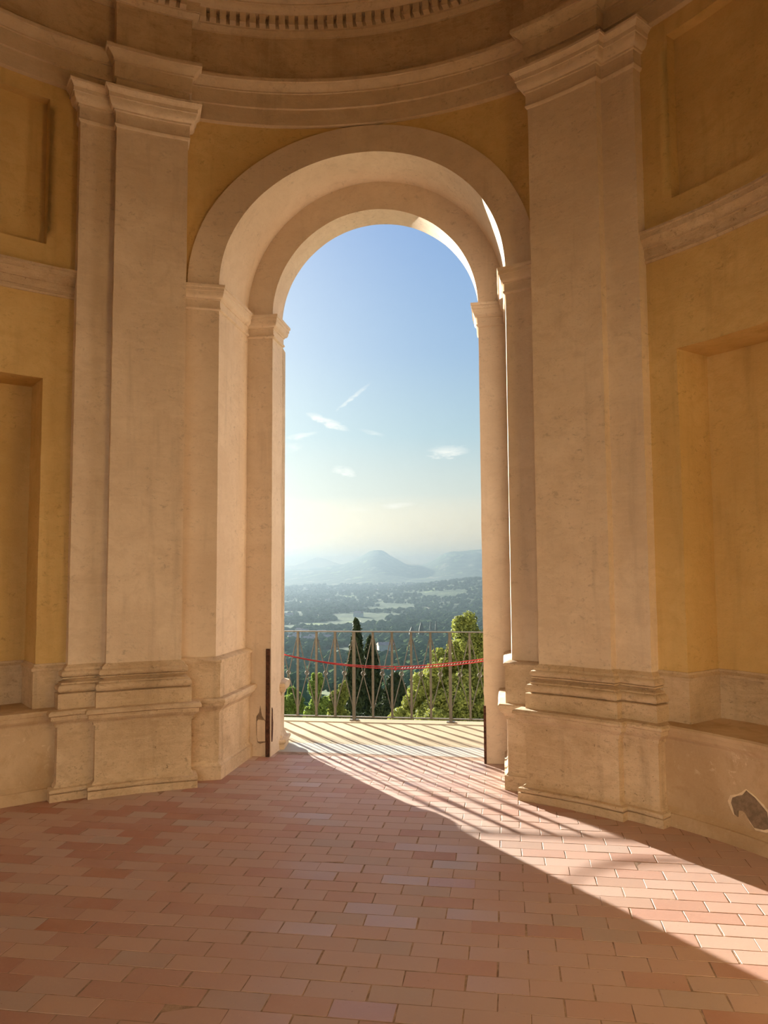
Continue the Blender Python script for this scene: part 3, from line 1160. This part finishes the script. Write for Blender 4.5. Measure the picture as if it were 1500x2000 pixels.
def cypress(label, px, ytip, Y, wpx, ybase, seed, n):
    tip, bot = at_pixel(px, ytip, Y), at_pixel(px, ybase, Y)
    k = (tip - CAM).dot(fw) / FPX
    h = tip.z - bot.z
    lumps = []
    g = random.Random(seed)
    m = 16
    for i in range(m):
        t = (i + .5) / m
        w = wpx * k * (.22 + .78 * min(1, (1 - t) * 2.2) ** .8)
        lumps.append((tip.x + g.uniform(-.14, .14) * w, Y + g.uniform(-.14, .14) * w, bot.z + h * t, w, w, h / m * 1.15))
    return tree('cypress', label, 'tree', lumps, [(tip.x, Y, bot.z - 5), (tip.x, Y, bot.z), (tip.x, Y, tip.z - .3)], n, .05, 'leaf_dark', seed,
                group='dark cypresses behind the railing', base=(tip.x, Y, bot.z - 5), up_bias=2.5, aspect=3.2, core=.8)


cypress('tall dark cypress with a thin leaning tip above the rail', 696, 1217, 21, 20, 1440, 31, 9000)
cypress('broader dark cypress whose blunt top stays under the rail', 724, 1248, 22, 22, 1440, 32, 10000)
cypress('low dark cypress showing beside the light-green tree', 772, 1318, 23, 34, 1450, 33, 9000)
# shrubs under the left of the railing
for label, ps, seed, mat, nl in (
        ('round leafy bush with yellowish tips beside the outer pedestal', [(575, 1372, 26, 30), (560, 1400, 30, 36)], 41, 'leaf_mid', 6000),
        ('pointed dark green young tree between two bushes', [(617, 1345, 16, 34), (620, 1385, 24, 34), (610, 1415, 32, 30)], 42, 'leaf_mid', 8000),
        ('sprawling olive bush at the foot of the tall cypress', [(655, 1372, 20, 32), (672, 1352, 12, 26), (655, 1410, 30, 30)], 43, 'leaf_bright', 8000),
        ('dark ivy-like shrub below the blunt cypress', [(745, 1392, 26, 26), (705, 1412, 40, 26)], 44, 'leaf_dark', 5000)):
    Y = 17.0 + seed % 3
    LL = [lump(a, b, Y, c, d) for a, b, c, d in ps]
    q = LL[0]
    tree('shrub', label, 'shrub', LL, [(q[0], q[1], -7), (q[0], q[1], q[2] - .1)], nl * 2, .030, mat, seed, group='shrubs below the terrace', core=.6, split=7)

# ------------------------------------------------------------------ the valley and the hills


def land_z(x, y):
    d = math.hypot(x - CAM.x, y)
    ks = [(10, -6.5), (40, -12.5), (150, -30), (400, -56), (800, -84), (1500, -112), (3000, -138), (5000, -142), (7000, -120), (9000, -110), (16000, -110)]
    for (d0, z0), (d1, z1) in zip(ks, ks[1:]):
        if d <= d1:
            t = max(0, (math.log(max(d, d0)) - math.log(d0)) / (math.log(d1) - math.log(d0)))
            z = z0 + (z1 - z0) * t
            break
    else:
        z = -110
    a = math.degrees(math.atan2(x - CAM.x, y))          # azimuth off the axis
    f = min(1, d / 900)
    z += f * 9 * mnoise.noise(Vector((x / 420, y / 420, 3))) + f * 4 * mnoise.noise(Vector((x / 130, y / 130, 9)))
    # wooded spur rising on the right
    z += 118 * math.exp(-((d - 4600) / 1150) ** 2) * (1 / (1 + math.exp(-(a + 5.0) / 2.4)))
    # far ridges: a pointed hill and a long shoulder
    px = 750 + FPX * math.tan(R(a) + YAW)
    if d > 6000:
        g = min(1, (d - 6000) / 2600)
        crest = 1 / (1 + ((d - 9300) / 1500) ** 2) if d < 9300 else 1.0
        prof = (105 + 190 * math.exp(-((px - 737) / 42) ** 2) + 75 * math.exp(-((px - 700) / 95) ** 2) + 250 / (1 + math.exp(-(px - 855) / 22))
                + 40 * math.exp(-((px - 868) / 25) ** 2))
        z += g * crest * (prof + 16 * mnoise.noise(Vector((px / 18, 2, d / 900))) + 7 * mnoise.noise(Vector((px / 5, 7, d / 400))))
    return z


ds = [11 * (16000 / 11) ** (i / 150) for i in range(151)]
azs = [-34 + 62 * i / 200 for i in range(201)]
vs = []
for d in ds:
    for a in azs:
        x, y = CAM.x + d * math.sin(R(a)), d * math.cos(R(a))
        vs.append((x, y, land_z(x, y)))
fs = [(j * 201 + i, j * 201 + i + 1, (j + 1) * 201 + i + 1, (j + 1) * 201 + i) for j in range(150) for i in range(200)]
tag(obj('hillside_landscape', mesh_of('landscape', vs, fs, 180), 'land'), 'hazy valley floor of groves and fields rising to blue hills', 'landscape', kind='structure')
# one last, palest range behind the plain
vs = []
for i in range(121):
    a = -40 + 72 * i / 120
    d = 21000
    px = 750 + FPX * math.tan(R(a) + YAW)
    h = 150 + 190 * math.exp(-((px - 622) / 30) ** 2) + 60 * mnoise.noise(Vector((px / 60, 1, 1)))
    x, y = CAM.x + d * math.sin(R(a)), d * math.cos(R(a))
    vs += [(x, y, -200), (x, y, h), (x * 1.1, y * 1.1, -200)]
fs = []
for i in range(120):
    fs += [(3 * i, 3 * i + 3, 3 * i + 4, 3 * i + 1), (3 * i + 1, 3 * i + 4, 3 * i + 5, 3 * i + 2)]
tag(obj('far_hills', mesh_of('hills', vs, fs, 180), 'land'), 'faint far mountain range almost lost in the haze', 'hills', kind='structure')

# trees of the slopes and the valley
bm = bmesh.new()
bmesh.ops.create_icosphere(bm, subdivisions=1, radius=1)
iv1 = np.array([v.co[:] for v in bm.verts])
if1 = np.array([[v.index for v in f.verts] for f in bm.faces])
bm.free()
bm = bmesh.new()
bmesh.ops.create_icosphere(bm, subdivisions=2, radius=1)
iv2 = np.array([v.co[:] for v in bm.verts])
if2 = np.array([[v.index for v in f.verts] for f in bm.faces])
bm.free()


def crown_mesh(seed):
    g = np.random.default_rng(seed)
    vs, fs, off = [], [], 0
    for i in range(7):
        c = g.normal(0, .42, 3) * np.array([1, 1, .5]) + np.array([0, 0, .1])
        s = g.uniform(.45, .75)
        vs.append(iv2 * s * (1 + g.normal(0, .12, (len(iv2), 1))) + c)
        fs += (if2 + off).tolist()
        off += len(iv2)
    me = bpy.data.meshes.new('crown')
    me.from_pydata(np.concatenate(vs).tolist(), [], fs)
    me.update()
    return me


crowns = [crown_mesh(100 + i) for i in range(6)]
tk = MB().tube([(0, 0, -2.2), (0, 0, 0)], [.16, .1], 6)
trunk_me = mesh_of('trunk', tk.v, tk.f)
gr = random.Random(99)
cnt = 0
placed = []
while cnt < 120:
    d = 70 * (420 / 70) ** gr.random()
    a = gr.uniform(-22, 4)
    x, y = CAM.x + d * math.sin(R(a)), d * math.cos(R(a))
    s = gr.uniform(2.6, 4.6)
    z = land_z(x, y)
    pr = project((x, y, z + 2 * s))
    if not pr or pr[1] > 1420 or any(math.dist((x, y), q[:2]) < (s + q[2]) * 1.6 for q in placed):
        continue
    placed.append((x, y, s))
    t = empty('valley_tree', (x, y, z))
    tag(t, 'round-headed tree on the wooded slope below the railing', 'tree', 'trees of the near slope')
    c = obj('crown', crowns[gr.randrange(6)], 'wood_far', t)
    c.location = (0, 0, s * 1.25)
    c.scale = (s, s, s * gr.uniform(.75, 1.0))
    c.rotation_euler = (0, 0, gr.uniform(0, 6.28))
    k = obj('trunk', trunk_me, 'bark', t)
    k.location = (0, 0, s * 1.25)
    k.scale = (s * .8, s * .8, s * .6)
    cnt += 1
hs = [(566, 1240, 900), (580, 1247, 850), (596, 1238, 950), (612, 1250, 800), (628, 1241, 900), (640, 1252, 780), (655, 1243, 850), (603, 1256, 720), (585, 1236, 1000), (571, 1253, 800),
      (752, 1271, 560), (760, 1269, 570), (600, 1131, 5200), (618, 1129, 5400), (640, 1128, 5500), (672, 1135, 5000), (735, 1139, 4900), (772, 1144, 4300), (781, 1143, 4300), (790, 1143, 4300),
      (803, 1142, 4300), (853, 1127, 4600), (640, 1176, 2400), (565, 1208, 1500), (700, 1205, 1500)]


def house_at(px, py, Yd):
    """where the line of sight meets the valley ground"""
    y = 200.0
    while y < 6500:
        q = at_pixel(px, py, y)
        if q.z <= land_z(q.x, y):
            return q
        y *= 1.01
    q = at_pixel(px, py, Yd)
    q.z = land_z(q.x, Yd)
    return q


house_xy = [tuple(house_at(a_, b_, c_))[:2] + ((34 if i_ < 10 else 16 if c_ < 2000 else 40),) for i_, (a_, b_, c_) in enumerate(hs)]
SPIKES = ((823, 1213, 1240, 6), (841, 1212, 1232, 2.6), (852, 1211, 1234, 2.6), (805, 1222, 1242, 7))
house_xy += [tuple(house_at(a_, c_ + 9, 260.0))[:2] + (12,) for a_, b_, c_, d_ in SPIKES]
V, F, off = [], [], 0
g = np.random.default_rng(5)
for n in range(15000):
    d = 440 * (6500 / 440) ** (g.random() ** .8)
    a = g.uniform(-24, 8)
    x, y = CAM.x + d * math.sin(R(a)), d * math.cos(R(a))
    if mnoise.noise(Vector((x / 260, y / 420, 1))) < -.22 and d > 600:
        continue
    if any(abs(x - q[0]) < q[2] and abs(y - q[1]) < q[2] for q in house_xy):
        continue
    s = g.uniform(2.2, 5.0) * (1 + d / 3500)
    V.append(iv1 * np.array([s * 1.25, s * 1.25, s]) * (1 + g.normal(0, .16, (len(iv1), 1))) + np.array([x, y, land_z(x, y) + s * .6]))
    F += (if1 + off).tolist()
    off += len(iv1)
me = bpy.data.meshes.new('woodland')
me.from_pydata(np.concatenate(V).tolist(), [], F)
me.update()
tag(obj('woodland', me, 'wood_far'), 'countless small groves covering the valley floor', 'woodland', kind='stuff')
# slim cypresses standing out of the mid-distance wood
for px, yt, yb, w in SPIKES:
    Yd = house_at(px, yb + 9, 260.0).y
    tp = at_pixel(px, yt, Yd)
    k = (tp - CAM).dot(fw) / FPX
    zb = land_z(tp.x, Yd)
    t = empty('distant_cypress', (tp.x, Yd, zb))
    tag(t, 'slim dark cypress spike above the mid-distance wood', 'tree', 'distant cypress spikes')
    m_ = MB()
    pts = [(0, 0, 1.0 + (tp.z - zb - 1.0) * q) for q in (0, .1, .3, .6, .85, 1)]
    m_.tube(pts, [w * k * q for q in (.5, .95, 1, .75, .4, .03)], 8).build('crown', 'leaf_dark', t, 60)
    MB().tube([(0, 0, -.5), (0, 0, 2)], .25, 6).build('trunk', 'bark', t)
# houses of the valley
for i, (px, py, Yd) in enumerate(hs):
    p = house_at(px, py, Yd)
    s = gr.uniform(4.5, 8.0) * (1 if p.y < 2000 else 1.5)
    h = 6.5 if p.y < 2000 else 11.0
    lab = ('small pale house with a low tiled roof in the hamlet below the wood' if i < 10 else 'white house standing alone among dark slope trees' if i < 12
           else 'tiny white building far off at the foot of the hills' if Yd > 2000 else 'lone farmhouse among valley groves')
    t = empty('village_house', (p.x, p.y, p.z))
    tag(t, lab, 'house', 'hamlet houses' if i < 10 else 'slope houses' if i < 12 else 'far white buildings' if Yd > 2000 else 'valley farmhouses')
    t.rotation_euler.z = gr.uniform(-.5, .5)
    MB().box(-s, s, -s * .7, s * .7, -3, h).build('walls', 'cream', t)
    MB().add([(-s * 1.1, -s * .8, h), (s * 1.1, -s * .8, h), (s * 1.1, s * .8, h), (-s * 1.1, s * .8, h), (-s, 0, h + s * .4), (s, 0, h + s * .4)],
             [(0, 1, 5, 4), (2, 3, 4, 5), (1, 2, 5), (3, 0, 4), (0, 3, 2, 1)]).build('roof', 'rooftile', t)

# evening haze filling the valley
hz = MB().box(-7000, 5000, 90, 10400, -260, 175).build('haze', None)
hm = bpy.data.materials.new('evening_haze')
hm.use_nodes = True
ht = hm.node_tree
ht.nodes.clear()
ho = ht.nodes.new('ShaderNodeOutputMaterial')
vsn = ht.nodes.new('ShaderNodeVolumeScatter')
HAZE = (.088, .114, .138, 1)                  # share of the light that the haze scatters, the rest it absorbs
vsn.inputs['Color'].default_value = HAZE
vsn.inputs['Density'].default_value = 2.2e-4
vsn.inputs['Anisotropy'].default_value = .6
vab = ht.nodes.new('ShaderNodeVolumeAbsorption')
vab.inputs['Color'].default_value = HAZE
vab.inputs['Density'].default_value = 2.2e-4
vad = ht.nodes.new('ShaderNodeAddShader')
ht.links.new(vsn.outputs[0], vad.inputs[0])
ht.links.new(vab.outputs[0], vad.inputs[1])
ht.links.new(vad.outputs[0], ho.inputs['Volume'])
hz.data.materials.append(hm)
tag(hz, 'thin blue evening haze over the valley', 'haze', kind='stuff')
# bright sunlit bank of haze beyond the ridge
h2 = MB().add([(-14000, 10450, -260), (9000, 10450, -260), (9000, 15500, 1500), (-14000, 15500, 1500), (-14000, 20500, -260), (9000, 20500, -260)],
              [(0, 1, 2, 3), (3, 2, 5, 4), (0, 4, 5, 1), (0, 3, 4), (1, 5, 2)]).build('horizon_haze', None)
hm2 = hm.copy()
hm2.name = 'sunlit_haze'
for nd in hm2.node_tree.nodes:
    if 'Color' in nd.inputs:
        nd.inputs['Color'].default_value = (.225, .187, .118, 1)
        nd.inputs['Density'].default_value = 1.1e-4
h2.data.materials.append(hm2)
tag(h2, 'pale cream haze bank low over the far horizon', 'haze', kind='stuff')

# ------------------------------------------------------------------ court behind the viewer: gravel, and an unseen facade added to bounce sun indoors
tag(MB().box(-60, 60, -48, -1.6, -.5, -.03).build('courtyard', 'terrace'), 'gravel court in front of the added facade', 'court', kind='structure')
for s in (-1, 1):
    x0, x1 = sorted((s * 4.4, s * 60))
    tag(MB().box(x0, x1, -1.6, 7.4, -.5, -.03).build('court_side', 'terrace'), 'gravel court beside the pavilion flank', 'court', kind='structure')
vl = MB().box(-26, 26, -36, -26, -.03, 15).build('added_villa', 'added_villa')
tag(vl, 'cream facade added across the court to bounce low sun indoors', 'building')
for lv, z in enumerate((1.2, 6.2, 11.0)):
    for i in range(9):
        x = -22 + 5.5 * i
        wdw = MB().box(x - .7, x + .7, -26.05, -25.9, z, z + 2.4).build('window', 'winglass', vl)
        MB().box(x - .95, x + .95, -26.02, -25.8, z - .25, z - .05).build('sill', 'cream', wdw)
MB().box(-26.8, 26.8, -36.8, -25.2, 15, 15.5).build('eaves', 'rooftile', vl)
